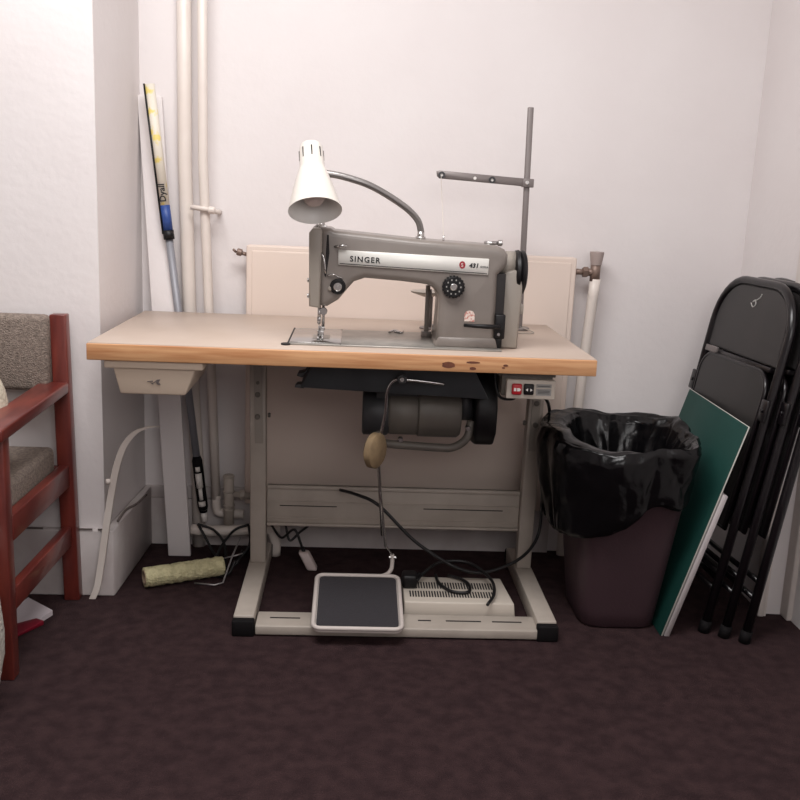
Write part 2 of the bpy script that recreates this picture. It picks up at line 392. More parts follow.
# nameplate
npz = lambda x: 1.010-(x-.588)*.0095/.38
b = B().prism([(.587, npz(.582)-.038), (.965, npz(.970)-.040), (.965, npz(.970)+.001), (.587, npz(.582)-.001)], 'y', .0880, .094, .0015, 1)
npl = b.build('nameplate', 'nameplate_silver', sew)
B().prism([(.591, npz(.586)-.0335), (.961, npz(.966)-.0352), (.961, npz(.966)-.037), (.591, npz(.586)-.0352)], 'y', .0876, .089).build('lower_line', 'ink', npl)
tilt = (1, 0, -.025)
letters('lettering', 'SINGER', .0195, 'ink', npl, (.616, .0876, .982), tilt, (.0, 0, 1), .0004, 1.22, .0004)
letters('lettering', '431', .0155, 'ink', npl, (.915, .0876, .9785), (1, 0, -.025), (.18, 0, 1), .0004, 1.05, .0006)
letters('lettering', 'G200A', .007, 'ink', npl, (.943, .0876, .9785), tilt, (0, 0, 1), .0004, 1.05)
b = B().prism([(.898+.0078*math.cos(a*PI/8), .984+.0095*math.sin(a*PI/8)) for a in range(16)], 'y', .0874, .089)
bd = b.build('red_badge', 'red_badge', npl)
letters('lettering', 'S', .013, 'white_print', npl, (.8945, .0872, .9795), tilt, (0, 0, 1), .0003)
# stitch dial
dz = (.878, .092, .929)
b = B().disc(dz, (0, -1, 0), .027, .016, .003, 32)
for k in range(20):
    a = k*PI/10; b.disc((dz[0]+.0262*math.cos(a), .091, dz[2]+.0262*math.sin(a)), (0, -1, 0), .003, .014, .001, 6)
sd = b.build('stitch_dial', 'black_plastic', sew)
B().disc((dz[0], .077, dz[2]), (0, -1, 0), .009, .006, .002, 16).build('dial_hub', 'steel', sd)
b = B()
for k in range(10):
    a = k*PI/5; b.box(dz[0]+.018*math.cos(a)-.0015, dz[0]+.018*math.cos(a)+.0015, .0752, .0763, dz[2]+.018*math.sin(a)-.002, dz[2]+.018*math.sin(a)+.002)
b.build('dial_mark', 'grey_print', sd)
# sticker
B().prism([(.911, .842), (.937, .842), (.937, .86), (.933, .867), (.925, .870), (.915, .867), (.911, .86)], 'y', .0908, .093).build('sticker', 'sticker', sew)
# right side dark gap, collar, handwheel, belt guard
b = B().box(.985, 1.012, .10, .22, .775, .965, .002)
b.build('gap_panel', 'slot_dark', sew)
b = B().tube([(.995, .17, .983), (1.044, .17, .983)], .036, 24)
b.build('collar', 'machine_light', sew)
b = B().lathe([(0, 0), (.046, 0), (.056, .004), (.058, .012), (.053, .016), (.058, .020), (.056, .028), (.046, .032), (0, .032)], (1.040, .17, .965), (1, 0, 0), 40)
hw = b.build('handwheel', 'black_plastic', sew)
b = B().prism([(1.008, H+.002), (1.056, H+.002), (1.060, .90), (1.060, .955), (1.046, .975), (1.013, .968), (1.006, .95)], 'y', .120, .235, .005, 2)
bg = b.build('belt_guard', 'machine_light', sew)
B().box(1.058, 1.068, .13, .16, .86, .885, .002).build('guard_clip', 'machine_light', bg)
b = B().tube([(.907, .060, .836), (.96, .060, .8345), (1.0, .062, .834)], [.0045, .006, .006], 10).tube([(1.0, .062, .834), (1.003, .10, .832)], .006)
rv = b.build('reverse_lever', 'black_plastic', sew)
b = B().box(.990, 1.016, .088, .108, .80, .862, .003).box(.994, 1.010, .094, .11, .775, .805, .002)
b.build('lever_housing', 'black_plastic', rv)
B().disc((1.0, .088, .812), (0, -1, 0), .004, .003, 0, 10).build('screw', 'steel', rv)
# needle area
b = B().tube([(.541, .15, .868), (.541, .15, .815)], .0045, 10).tube([(.541, .15, .815), (.541, .15, .785)], .0014, 6)
b.box(.536, .546, .144, .156, .818, .832, .001)
b.build('needle_bar', 'steel', sew)
b = B().tube([(.551, .172, .868), (.551, .172, .80)], .004, 10).box(.539, .556, .158, .178, .796, .806, .001)
b.box(.537, .543, .125, .18, .779, .783, .0008).box(.548, .554, .125, .18, .779, .783, .0008).box(.537, .554, .15, .175, .781, .797, .0015)
b.disc((.552, .150, .848), (0, -1, 0), .010, .004, .001, 16)
b.build('presser_foot', 'steel', sew)
# thread bits on top
b = B().tube([(.795, .16, 1.036), (.795, .16, 1.062)], .009, 14).tube([(.795, .16, 1.04), (.795, .16, 1.047)], .013, 14)
b.build('lamp_socket', 'steel', sew)
b = B().tube([(.968, .15, 1.02), (.968, .15, 1.035)], .006, 10).tube([(.958, .15, 1.038), (.995, .15, 1.039)], .005, 10).disc((.993, .15, 1.039), (1, 0, 0), .008, .012, .002, 12)
b.build('bobbin_winder_pin', 'steel', sew)
B().tube([(.852, .14, 1.03), (.852, .14, 1.054)], .0022, 6).build('thread_guide', 'steel', sew)
B().tube([(.522, .15, 1.056), (.535, .15, 1.068), (.55, .15, 1.068)], .004, 8).box(.534, .555, .13, .17, 1.058, 1.067, .001).build('top_screw', 'steel', sew)
# rear presser lift lever / bobbin winder post
b = B().box(.822, .834, .25, .262, H+.003, .915, .002).box(.815, .842, .245, .275, H+.002, .79, .002)
b.tube([(.835, .25, .905), (.838, .245, .86), (.838, .245, .81)], .003, 8)
b.build('bobbin_winder', 'machine_grey', sew)
b = B().disc((.845, .245, .80), (-1, 0, .02), .012, .003, 0, 16)
b.build('winder_wheel', 'steel', sew)

sew.scale = (.985, 1, .985)
# spool disc stand behind machine
root = empty('spool_holder', (.79, .50, H), 'small beige spool plate on short post behind machine arm', 'spool holder')
B().lathe([(0, 0), (.012, 0), (.048, .012), (.05, .016), (0, .018)], (.842, .45, .862), (0, 0, 1), 28).build('spool_plate', 'machine_light', root)
B().tube([(.852, .45, H), (.852, .45, .87)], .006, 10).disc((.852, .45, H), (0, 0, 1), .03, .005, .001, 20).build('post', 'stand_grey', root)
b = B().tube([(.73, .30, H+.0065), (.745, .32, H+.010), (.762, .30, H+.007), (.77, .33, H+.007)], .003, 6, n=4).disc((.752, .31, H+.0055), (0, 0, 1), .009, .004, .001, 12)
b.build('metal_clip', 'steel', label='tiny silver clip lying on machine bed under the arm', cat='clip')

# thread stand
root = empty('thread_stand', (1.115, .5, H), 'tall grey thread stand with horizontal guide arm behind handwheel', 'thread stand')
b = B().hexa([(1.113, .494, H), (1.129, .494, H), (1.129, .508, H), (1.113, .508, H), (1.103, .494, 1.40), (1.119, .494, 1.40), (1.119, .508, 1.40), (1.103, .508, 1.40)], .002)
b.disc((1.12, .50, H), (0, 0, 1), .03, .008, .002, 24)
b.build('pole', 'stand_grey', root)
b = B().prism([(.853, 1.214), (.862, 1.216), (1.128, 1.203), (1.128, 1.181), (.862, 1.194), (.855, 1.2)], 'y', .486, .493, .001, 1)
b.box(1.100, 1.132, .484, .512, 1.180, 1.204, .002)
ar = b.build('guide_arm', 'stand_grey', root)
for x, z in ((.868, 1.204), (1.012, 1.196)):
    b = B().lathe([(.007, 0), (.0095, .002), (.0095, .006), (.004, .006), (.004, 0)], (x, .487, z), (0, -1, 0), 20)
    b.build('eyelet', 'motor_dark', ar)
    B().disc((x, .4865, z), (0, -1, 0), .0045, .003, 0, 12).build('eyelet_centre', 'white_print', ar)
B().disc((.963, .4865, 1.199), (0, -1, 0), .0045, .0015, 0, 12).build('eyelet_centre', 'white_print', ar)
B().disc((1.112, .485, 1.193), (0, -1, 0), .006, .004, .001, 12).build('bolt', 'steel', ar)
B().tube([(.866, .48, 1.20), (.850, .14, 1.048)], .0011, 5).build('sewing_thread', 'thread', label='pale thread running from guide arm eyelet down to machine top', cat='thread')
B().tube([(1.06, .36, H+.003), (1.10, .40, H+.003), (1.15, .42, H+.003), (1.12, .50, H+.01)], .0016, 5, n=6).build('cord', 'machine_light', label='thin pale cord curling on tabletop right of machine', cat='cord')

# work lamp
root = empty('work_lamp', (.785, .16, 1.055), 'white cone shade work lamp on curved metal arm over machine', 'lamp')
pts = [(.795, .16, 1.055), (.783, .15, 1.085), (.745, .13, 1.118), (.668, .11, 1.160), (.60, .10, 1.180), (.552, .095, 1.187), (.524, .095, 1.190)]
B().tube(pts, .0085, 12, n=8).build('gooseneck', 'gooseneck', root)
ax = Vector((-.10, .50, .86)).normalized(); oc = Vector((.533, .03, 1.098))
prof = [(.064, 0), (.063, .004), (.0565, .03), (.0485, .06), (.040, .088), (.0335, .108), (.0305, .116), (.028, .17), (.024, .178), (0, .18)]
inn = [(0, .11), (.028, .11), (.037, .086), (.0465, .058), (.0545, .028), (.0615, .002), (.064, 0)]
shade = B().lathe(prof, oc, ax, 40).build('lamp_shade', 'lamp_enamel', root)
B().lathe(inn, oc, ax, 40).build('shade_lining', 'lamp_inside', shade)
b = B()
for k in range(8):
    a = k*PI/4; q = ax.orthogonal().normalized(); q2 = ax.cross(q); dd = q*math.cos(a)+q2*math.sin(a)
    b.tube([oc+ax*.135+dd*.0285, oc+ax*.162+dd*.0285], .0018, 6)
b.build('vent_slot', 'slot_dark', shade)
B().lathe([(0, .016), (.018, .021), (.029, .037), (.031, .056), (.022, .085), (.014, .105), (.014, .11)], oc, ax, 24).build('bulb', 'plug_white', root)

# ------------------------------------------------------------------ under the table
zt = H-T
root = empty('oil_pan', (.75, .2, zt), 'dark grey metal oil pan hanging under table below machine', 'oil pan')
b = B().hexa([(.500, .12, .652), (.985, .10, .640), (.985, .32, .640), (.500, .32, .652), (.540, .08, zt), (.935, .07, zt), (.935, .36, zt), (.540, .36, zt)], .004)
b.build('pan', 'pan_grey', root)
b = B().prism([(.486, .652), (.51, .650), (.52, .662), (.492, .66)], 'y', .12, .16, .002).prism([(.492, .682), (.506, .678), (.545, zt), (.528, zt), (.512, .694), (.496, .69)], 'y', .12, .16, .002)
b.build('bracket', 'motor_dark', root)
root = empty('clutch_motor', (.80, .25, .5), 'grey clutch motor with black pulley cover bolted under table', 'motor')
b = B().tube([(.664, .25, .565), (.668, .25, .565), (.73, .25, .565), (.735, .25, .565)], [.056, .062, .062, .058], 32)
b.box(.70, .90, .21, .29, .61, zt)
b.build('motor_end', 'motor_dark', root)
b = B().tube([(.732, .25, .570), (.74, .25, .570), (.81, .25, .570), (.814, .25, .570)], [.060, .064, .064, .060], 32)
b.lathe([(0, 0), (.066, 0), (.070, .004), (.070, .108), (.064, .116), (0, .116)], (.812, .25, .572), (1, 0, 0), 36)
b.build('housing', 'motor_grey', root)
b = B().tube([(.925, .25, .58), (.965, .25, .58)], .028, 20).tube([(.925, .25, .60), (.955, .25, .60)], .05, 20)
b.build('shaft', 'motor_dark', root)
b = B().prism([(.12+.08, .722), (.36, .722), (.37, .60), (.36, .54), (.32, .497), (.26, .485), (.20, .495), (.165, .53), (.16, .60)], 'x', .962, 1.020, .010, 3)
b.build('pulley_cover', 'black_plastic', root)
b = B().tube([(.715, .20, .495), (.74, .19, .492), (.86, .19, .486), (.91, .19, .488), (.945, .19, .515), (.955, .20, .56)], .011, 12, n=5)
b.tube([(.715, .20, .495), (.705, .22, .53)], .011, 12)
b.build('lever_arm', 'motor_grey', root)
for q in ((.767, .20, .505), (.945, .19, .545)): B().disc(q, (0, -1, 0), .007, .02, .001, 10).build('bolt', 'steel', root)
root = empty('knee_lifter', (.76, .1, .5), 'knee lifter with round tan pad on bent steel rod under table', 'knee lifter')
B().lathe([(0, 0), (.038, 0), (.046, .006), (.046, .022), (.038, .028), (0, .028)], (.685, .085, .503), (1, -.55, 0), 32).build('pad', 'knee_pad', root)
b = B().tube([(.705, .095, .515), (.720, .085, .60), (.722, .075, .655), (.735, .07, .686), (.757, .065, .692), (.80, .065, .690), (.865, .07, .683)], .0042, 8, n=5)
b.build('rod', 'steel', root)
B().disc((.757, .072, .694), (0, -1, 0), .013, .016, .003, 16).build('clamp', 'motor_dark', root)
B().disc((.757, .056, .694), (0, -1, 0), .006, .004, .001, 12).build('bolt', 'steel', root)
# switch
SWITCH = root = empty('power_switch', (1.075, .06, .66), 'grey switch box with red and black buttons under table right end', 'switch')
b = B().box(1.006, 1.134, .045, .125, .664, zt, .003).box(.998, 1.142, .05, .13, .712, zt, .002)
b.build('box', 'motor_grey', root)
fpz = B().box(1.016, 1.138, .028, .048, .660, .7085, .0025).build('face', 'heater_cream', root)
B().box(1.0285, 1.0535, .020, .030, .671, .699, .004).build('stop_button', 'red_button', root)
B().box(1.0585, 1.0835, .020, .030, .672, .699, .003).build('start_button', 'black_plastic', root)
b = B()
for x in (1.033, 1.041): b.box(x, x+.006, .0188, .0205, .681, .689)
b.prism([(1.047, .681), (1.051, .685), (1.047, .689)], 'y', .0188, .0205)
b.prism([(1.0625, .685), (1.068, .689), (1.068, .681)], 'y', .0188, .0205).prism([(1.0795, .685), (1.074, .689), (1.074, .681)], 'y', .0188, .0205)
b.build('button_mark', 'white_print', root)
b = B().box(1.090, 1.128, .0268, .0285, .690, .699).box(1.090, 1.128, .0268, .0285, .670, .687)
lb = b.build('rating_label', 'grey_print', root)
b = B()
for z in (.6745, .678, .6815, .693): b.box(1.094, 1.124, .0262, .027, z, z+.0012)
b.build('print_line', 'ink', lb)
# treadle
root = empty('foot_pedal', (.67, .15, .03), 'dark rubber topped treadle pedal with pale frame on base rail', 'pedal')
def rrect(x0, x1, y0, y1, r, n=5):
    o = []
    for cx, cy, a in ((x1-r, y1-r, 0), (x0+r, y1-r, 90), (x0+r, y0+r, 180), (x1-r, y0+r, 270)):
        o += [(cx+r*math.cos(math.radians(a+90*i/n)), cy+r*math.sin(math.radians(a+90*i/n))) for i in range(n+1)]
    return o
def slab(pts, zf, th, m, name, parent):
    t = bmesh.new(); A = [t.verts.new((x, y, zf(y))) for x, y in pts]; C = [t.verts.new((x, y, zf(y)+th)) for x, y in pts]; n = len(pts)
    t.faces.new(A[::-1]); t.faces.new(C)
    for i in range(n): t.faces.new([A[i], A[(i+1) % n], C[(i+1) % n], C[i]])
    b = B(); b._merge(t); return b.build(name, m, parent)
zf = lambda y: .040+y*.13
pd = slab(rrect(.550, .784, -.005, .265, .022), zf, .008, 'treadle_frame', 'frame', root)
pts = [Vector((x, y, zf(y)+.010)) for x, y in rrect(.552, .782, -.003, .263, .02)]
B().tube(pts+[pts[0]], .0062, 8, cap=False).build('rim', 'treadle_frame', root)
slab(rrect(.560, .774, .007, .253, .014), lambda y: zf(y)+.008, .004, 'treadle_rubber', 'pad', root)
B().tube([(.60, .262, .078), (.70, .268, .079), (.742, .275, .082), (.760, .28, .095), (.764, .285, .115), (.763, .285, .142)], .006, 10, n=5).build('link_arm', 'treadle_frame', root)
B().disc((.753, .285, .133), (1, 0, 0), .005, .022, .001, 10).build('bolt', 'steel', root)
b = B().box(.60, .73, .05, .12, .0295, .046, .001)
b.build('hinge', 'treadle_frame', root)
b = B().tube([(.763, .285, .142), (.743, .28, .168), (.722, .275, .33), (.708, .25, .455), (.704, .23, .49)], .0035, 8)
b.tube([(.733, .28, .20), (.711, .272, .44)], .0048, 8)
b.build('pull_rod', 'steel', root)

# vented cover on floor
root = empty('vented_cover', (.94, .21, 0), 'cream metal box with two rows of vent slots on floor between legs', 'vented box')
B().hexa([(.795, .150, 0), (1.105, .150, 0), (1.098, .335, 0), (.795, .335, 0), (.795, .152, .058), (1.098, .152, .058), (1.085, .330, .058), (.795, .330, .058)], .004).build('housing', 'heater_cream', root)
for row, (y0, y1) in enumerate(((.186, .226), (.244, .288))):
    b = B()
    for k in range(31):
        x = .812+k*.0077+row*.004
        b.box(x, x+.0043, y0, y1, .0575, .0586)
    b.build('vent_slots', 'slot_dark', root)

# ------------------------------------------------------------------ cords and plugs
def cord(pts, label, r=.0042, m='cord_black', n=8, parent=None):
    if parent: return B().tube(pts, r, 8, n=n).build('cord', m, parent)
    return B().tube(pts, r, 8, n=n).build('loose_cable', m, label=label, cat='cable')
cord([(.998, .10, .722), (1.0, .10, .68), (1.012, .09, .650), (1.04, .08, .648), (1.052, .075, .659)], '', .0038, parent=SWITCH)
cord([(1.118, .08, .660), (1.14, .20, .64), (1.205, .40, .565), (1.216, .42, .48), (1.213, .43, .29), (1.200, .40, .16), (1.12, .34, .102), (.99, .30, .088), (.842, .30, .166), (.723, .315, .275), (.66, .35, .295), (.609, .41, .290)],
     '', .0048, parent=SWITCH)
root = empty('black_plug', (.815, .26, .06), 'black mains plug lying on left end of vented box', 'plug')
B().box(.792, .835, .235, .285, .0585, .098, .009, 3).build('plug_body', 'black_plastic', root)
B().tube([(.828, .27, .08), (.845, .285, .085)], .007, 8).build('cord_grip', 'black_rubber', root)
cord([(.835, .27, .068), (.86, .30, .085), (.91, .34, .10), (.99, .34, .10), (1.045, .26, .085), (1.045, .18, .075), (1.02, .128, .064)],
     '', .0045, parent=root)
cord([(.895, .33, .064), (.90, .27, .064), (.93, .215, .064), (.975, .21, .064), (.985, .255, .066), (.965, .30, .066), (.93, .325, .066)], '', .0045, parent=root)
root = empty('white_plug', (.514, .53, 0), 'white plug hanging just above carpet below crossbar', 'plug')
b = B().hexa([(.514, .49, 0), (.546, .49, 0), (.546, .53, 0), (.514, .53, 0), (.484, .50, .055), (.516, .50, .055), (.516, .535, .055), (.484, .535, .055)], .007, 3)
b.build('plug_body', 'plug_white', root); B().tube([(.503, .515, .048), (.496, .52, .068)], .006, 8).build('cord_grip', 'black_plastic', root)
cord([(.496, .52, .066), (.47, .53, .12), (.43, .55, .085), (.395, .58, .115)], '', .004, parent=root)
cord([(.52, .56, .13), (.485, .56, .10), (.455, .555, .075), (.44, .57, .12)], 'short kinked black cord end under crossbar left side', .004)
cord([(.165, .59, .108), (.215, .585, .092), (.25, .56, .06), (.262, .52, .02), (.262, .48, .006), (.30, .46, .03), (.315, .50, .06)],
     'black cord arching from low pipe down to carpet behind roller sleeve', .0042)
cord([(.165, .59, .108), (.19, .57, .075), (.225, .54, .03), (.27, .5, .006), (.33, .53, .06), (.325, .58, .112)], 'lower black cord crossing beside low pipe left of table leg', .0042)
cord([(.325, .58, .115), (.28, .56, .10), (.245, .50, .06), (.235, .45, .012), (.25, .42, .006), (.285, .415, .02), (.30, .44, .05)], 'black cord loop resting on carpet at end of roller sleeve', .0042)

# ------------------------------------------------------------------ extension pole and roller
root = empty('extension_pole', (.17, .6, .1), 'grey extension pole with blue sleeve leaning between plank and pipes', 'pole')
P0, P1 = Vector((.178, .643, .10)), Vector((.022, .643, 1.427))
def pp(t): return P0.lerp(P1, t)
def zt_(z): return (z-P0.z)/(P1.z-P0.z)
B().tube([pp(zt_(.30)), pp(zt_(.995))], .0115, 14).build('shaft', 'pole_alu', root)
B().tube([pp(zt_(1.01)), pp(zt_(1.085))], .0145, 16).build('blue_sleeve', 'pole_blue', root)
B().tube([pp(zt_(.985)), pp(zt_(1.012))], .0165, 16).build('collar', 'black_plastic', root)
lbp = B().tube([pp(zt_(1.085)), pp(1)], .014, 16).build('label_sleeve', 'pole_label', root)
ud = (P1-P0).normalized()
letters('lettering', 'Dyall', .026, 'ink', lbp, pp(zt_(1.095))+Vector((.0075, -.0142, 0)), ud, Vector((-1, -.02, -.1)), .0006, 1, .0004)
B().tube([pp(zt_(1.0))+Vector((-.0155, -.006, 0)), pp(1)+Vector((-.0155, -.006, 0))], .003, 6).build('side_strip', 'black_plastic', root)
gr = B().tube([pp(zt_(.13)), pp(zt_(.15)), pp(zt_(.30)), pp(zt_(.315))], [.012, .0165, .0165, .012], 16).build('grip', 'black_rubber', root)
b = B()
for z0, z1, r in ((.283, .268, .008), (.262, .215, .0105), (.215, .175, .007), (.17, .155, .011)):
    b.tube([pp(zt_(z0))+Vector((.001, -.0125, 0)), pp(zt_(z1))+Vector((.001, -.0125, 0))], r, 8)
b.build('paint_splash', 'glossy_white_tip', gr)
B().tube([pp(0), pp(zt_(.13))], .0095, 12).lathe([(.0095, 0), (.014, .004), (.014, .01), (.0095, .014)], pp(zt_(.135)), ud, 14).build('threaded_tip', 'glossy_white_tip', root)
B().tube([pp(zt_(.548)), pp(zt_(.56))], .0145, 12).build('clip', 'steel', root)
# roller sleeve
a0, a1 = Vector((.052, .338, .033)), Vector((.262, .440, .033))
d = (a1-a0).normalized(); q = d.orthogonal().normalized(); q2 = d.cross(q)
t = bmesh.new(); rings = []; N, K = 48, 28
for i in range(N+1):
    p = a0.lerp(a1, i/N); rr = []
    for k in range(K):
        a = 2*PI*k/K; n_ = noise.noise(Vector((i*.35, math.cos(a)*2.2, math.sin(a)*2.2)))+.5*noise.noise(Vector((i*.8+9, math.cos(a)*5, math.sin(a)*5)))
        r = .0285+.0028*n_; rr.append(t.verts.new(p+(q*math.cos(a)+q2*math.sin(a))*r))
    rings.append(rr)
for A, C in zip(rings, rings[1:]):
    for k in range(K): t.faces.new([A[k], A[(k+1) % K], C[(k+1) % K], C[k]])
for rr, e, s_ in ((rings[0], a0, 1), (rings[-1], a1, -1)):
    inner = [t.verts.new(e+(q*math.cos(2*PI*k/K)+q2*math.sin(2*PI*k/K))*.020) for k in range(K)]
    for k in range(K): t.faces.new([rr[k], rr[(k+1) % K], inner[(k+1) % K], inner[k]])
bmesh.ops.recalc_face_normals(t, faces=t.faces)
root = empty('paint_roller_sleeve', (.157, .39, 0), 'fluffy pale yellow paint roller sleeve lying on carpet', 'paint roller')
b = B(); b._merge(t, True); b.build('fleece', 'fleece', root)
B().lathe([(.017, -.002), (.021, -.002), (.021, .02), (.017, .02), (.017, -.002)], a0, d, 24).lathe([(0, .02), (.018, .02)], a0, d, 24).build('core_tube', 'cardboard', root)
B().tube([(.31, .49, .105), (.29, .45, .06), (.272, .38, .004), (.25, .365, .003), (.19, .375, .003)], .0026, 8).tube([(.262, .455, .05), (.30, .47, .055), (.318, .475, .06)], .0022, 6).build('roller_frame_wire', 'wire', label='bare bent wire roller handle propped against left table leg', cat='wire')

# ------------------------------------------------------------------ waste bin
root = empty('waste_bin', (1.39, .26, 0), 'dark plum plastic waste bin lined with black bag beside table', 'bin')
def ring(z, x0, x1, y0, y1, e=5, n=64):
    cx, cy, a, b_ = (x0+x1)/2, (y0+y1)/2, (x1-x0)/2, (y1-y0)/2; o = []
    for k in range(n):
        t_ = 2*PI*k/n; c, s_ = math.cos(t_), math.sin(t_)
        r = (abs(c)**e+abs(s_)**e)**(-1/e)
        o.append(Vector((cx+a*r*c, cy+b_*r*s_, z)))
    return o
def loft(rings, cap0=True, cap1=False):
    t = bmesh.new(); R = [[t.verts.new(p) for p in r] for r in rings]; n = len(R[0])
    for A, C in zip(R, R[1:]):
        for k in range(n): t.faces.new([A[k], A[(k+1) % n], C[(k+1) % n], C[k]])
    if cap0: t.faces.new(R[0][::-1])
    if cap1: t.faces.new(R[-1])
    b = B(); b._merge(t, True); return b
def lerp(a, b, t): return a+(b-a)*t
base = (1.283, 1.494, .130, .375); rim = (1.228, 1.560, .080, .440)
def br(z, g=0):
    t_ = z/.51; return [lerp(base[0], rim[0], t_)+g, lerp(base[1], rim[1], t_)-g, lerp(base[2], rim[2], t_)+g, lerp(base[3], rim[3], t_)-g]
rs = [ring(0.0, *br(0, .006)), ring(.008, *br(.008)), ring(.05, *br(.05)), ring(.25, *br(.25)), ring(.49, *br(.49)), ring(.492, *br(.49, -.008)), ring(.51, *br(.51, -.008)), ring(.51, *br(.51, .004)), ring(.3, *br(.3, .005)), ring(.02, *br(.02, .006))]
loft(rs, True, True).build('bin_body', 'bin_plastic', root)
# liner: from deep inside, up over rim, down outside
nL = 240
prof = []   # (fraction) list of (z, grow, amp)
stages = [(.16, -.055, .03), (.22, -.048, .028), (.30, -.040, .026), (.38, -.032, .022), (.44, -.026, .018), (.48, -.018, .014), (.515, -.008, .010), (.530, .006, .010), (.528, .020, .014), (.50, .030, .016), (.46, .033, .016), (.42, .034, .016), (.38, .034, .016), (.34, .036, .014), (.315, .036, .012), (.305, .030, .010)]
dense = []
for i in range(len(stages)-1):
    for k in range(6):
        dense.append(tuple(lerp(stages[i][j], stages[i+1][j], k/6) for j in range(3)))
dense.append(stages[-1])
def ridged(v):
    return 1-2*abs(noise.noise(v))
rings = []
for i, (z, g, amp) in enumerate(dense):
    outside = i > 42
    s_ = min(1, max(0, (i-42)/44))
    rr = []
    r0 = ring(z, *br(min(max(z, .0), .51), -g), e=3.4, n=nL)
    for k, p in enumerate(r0):
        c = Vector((1.39, .2625, p.z)); dirv = (p-c).normalized(); ang = math.atan2(dirv.y, dirv.x)
        f = 0
        for m_, (fr, sl, sz, am) in enumerate(((1.7, .6, 3.2, .85), (3.4, -1.8, 7, .32), (7.5, 2.6, 15, .07))):
            dv = noise.voronoi(Vector((math.cos(ang)*fr+m_*3.1, math.sin(ang)*fr, z*sz+ang*sl)))[0]
            f += am*min(1, dv[1]-dv[0])
        h = amp*(f-.38)*2.0
        q_ = p+dirv*h
        q_ += Vector((c.x-p.x, c.y-p.y, 0))*.055*(abs(math.sin(2*ang))**3)*(1 if not outside else 1-s_)
        # uneven rim height and hem: lower on left-front, higher on right
        lip = .020*noise.noise(Vector((math.cos(ang)*1.7+5, math.sin(ang)*1.7, 0)))+.012*math.sin(ang)
        if outside:
            hem = .052+.05*math.cos(ang-.3)+.03*noise.noise(Vector((math.cos(ang)*2, math.sin(ang)*2, 7)))
            # left-front droop
            hem -= .055*max(0, math.cos(ang-math.radians(205)))**2
            q_.z += lip*(1-s_)+hem*s_
            # bulge at left side
            q_ += dirv*(.052*max(0, math.cos(ang-math.radians(172)))**1.5*(1-s_*.6))
        else: q_.z += lip*(i/42)
        q_.z += .006*noise.noise(Vector((k*.12, i*.2, 3)))
        q_.x = min(q_.x, 1.642-.30*max(0, .52-q_.z)) 
        rr.append(q_)
    rings.append(rr)
loft(rings, True, False).build('bin_liner', 'liner_black', root, label='crumpled glossy black bin bag folded over rim')

# ------------------------------------------------------------------ boards leaning on the chairs
def plank(p0, up, along, th, m, name, **kw):
    p0, up, along = Vector(p0), Vector(up), Vector(along); n_ = along.cross(up).normalized()*th
    if n_.x < 0: n_ = -n_
    c = [p0, p0+along, p0+along+n_, p0+n_]
    return B().hexa(c+[v+up for v in c], .0012, 1).build(name, m, **kw)
root = empty('green_board', (1.50, .3, 0), 'dark green board leaning against folding chairs behind the bin', 'board')
g0 = Vector((1.492, .092, .0)); gu = Vector((.172, .0, .592)); ga = Vector((.004, .455, .008))
plank(g0, gu, ga, .003, 'board_green', 'green_face', parent=root)
plank(g0+Vector((.0035, 0, 0)), gu, ga, .004, 'board_edge', 'backing', parent=root)
plank((1.503, .090, 0), (.118, 0, .405), (0, .40, 0), .014, 'board_white', 'white_board', label='shorter whitish board sandwiched between green board and folding chairs', cat='board')

# ------------------------------------------------------------------ folding chairs (local: width x, up z, front -y)
fc = empty('folding_chair', (0, 0, 0), 'x', 'chair', 'folded black metal chairs against right wall')
HW, HT, R = .222, .955, .135
def hoop(hw, h, r, y0, y1):
    pts = [(-hw, y0, 0), (-hw, lerp(y0, y1, .5), (h-r)/2)]
    for i in range(9):
        a = PI-i*PI/16; pts.append((-hw+r+r*math.cos(a), y1, h-r+r*math.sin(a)))
    for i in range(9):
        a = PI/2-i*PI/16; pts.append((hw-r+r*math.cos(a), y1, h-r+r*math.sin(a)))
    return pts+[(hw, lerp(y0, y1, .5), (h-r)/2), (hw, y0, 0)]
B().tube(hoop(HW, HT, R, .0, .0), .0125, 10).build('front_frame', 'chair_black', fc, at=(0, 0, 0))
# back panel: curved sheet
def panel(outline, y, th, bow, name, m):
    t = bmesh.new(); A = []; C = []
    for x, z in outline:
        yy = y+bow*(x/.2)**2; A.append(t.verts.new((x, yy, z))); C.append(t.verts.new((x, yy+th, z)))
    n = len(outline); f1 = t.faces.new(A); f2 = t.faces.new(C[::-1])
    for i in range(n): t.faces.new([A[i], C[i], C[(i+1) % n], A[(i+1) % n]])
    bmesh.ops.triangulate(t, faces=[f1, f2])
    bmesh.ops.recalc_face_normals(t, faces=t.faces)
    bmesh.ops.bevel(t, geom=[e for e in t.edges if e.calc_face_angle(0) > 1.2], offset=.003, segments=2, affect='EDGES')
    b = B(); b._merge(t, False); return b.build(name, m, fc, at=(0, 0, 0))
o = [(-.208, .745), (.208, .745), (.200, HT-R)] + [(HW-.012-.123+.123*math.cos(i*PI/16), HT-R+.123*math.sin(i*PI/16)) for i in range(1, 9)] + [(-HW+.012+.123-.123*math.cos(PI/2-i*PI/16), HT-R+.123*math.sin(PI/2-i*PI/16)) for i in range(9)]
bk = panel(o, -.004, .006, .0, 'back_panel', 'chair_panel')
b = B().tube([(-.02, -.0045, .895), (-.005, -.0045, .885), (.008, -.0045, .893), (.0, -.0045, .905), (-.012, -.0045, .898), (.02, -.0045, .912), (.028, -.0045, .925)], .0018, 5, n=4)
b.build('scuff_mark', 'scratch', bk, at=(0, 0, 0))
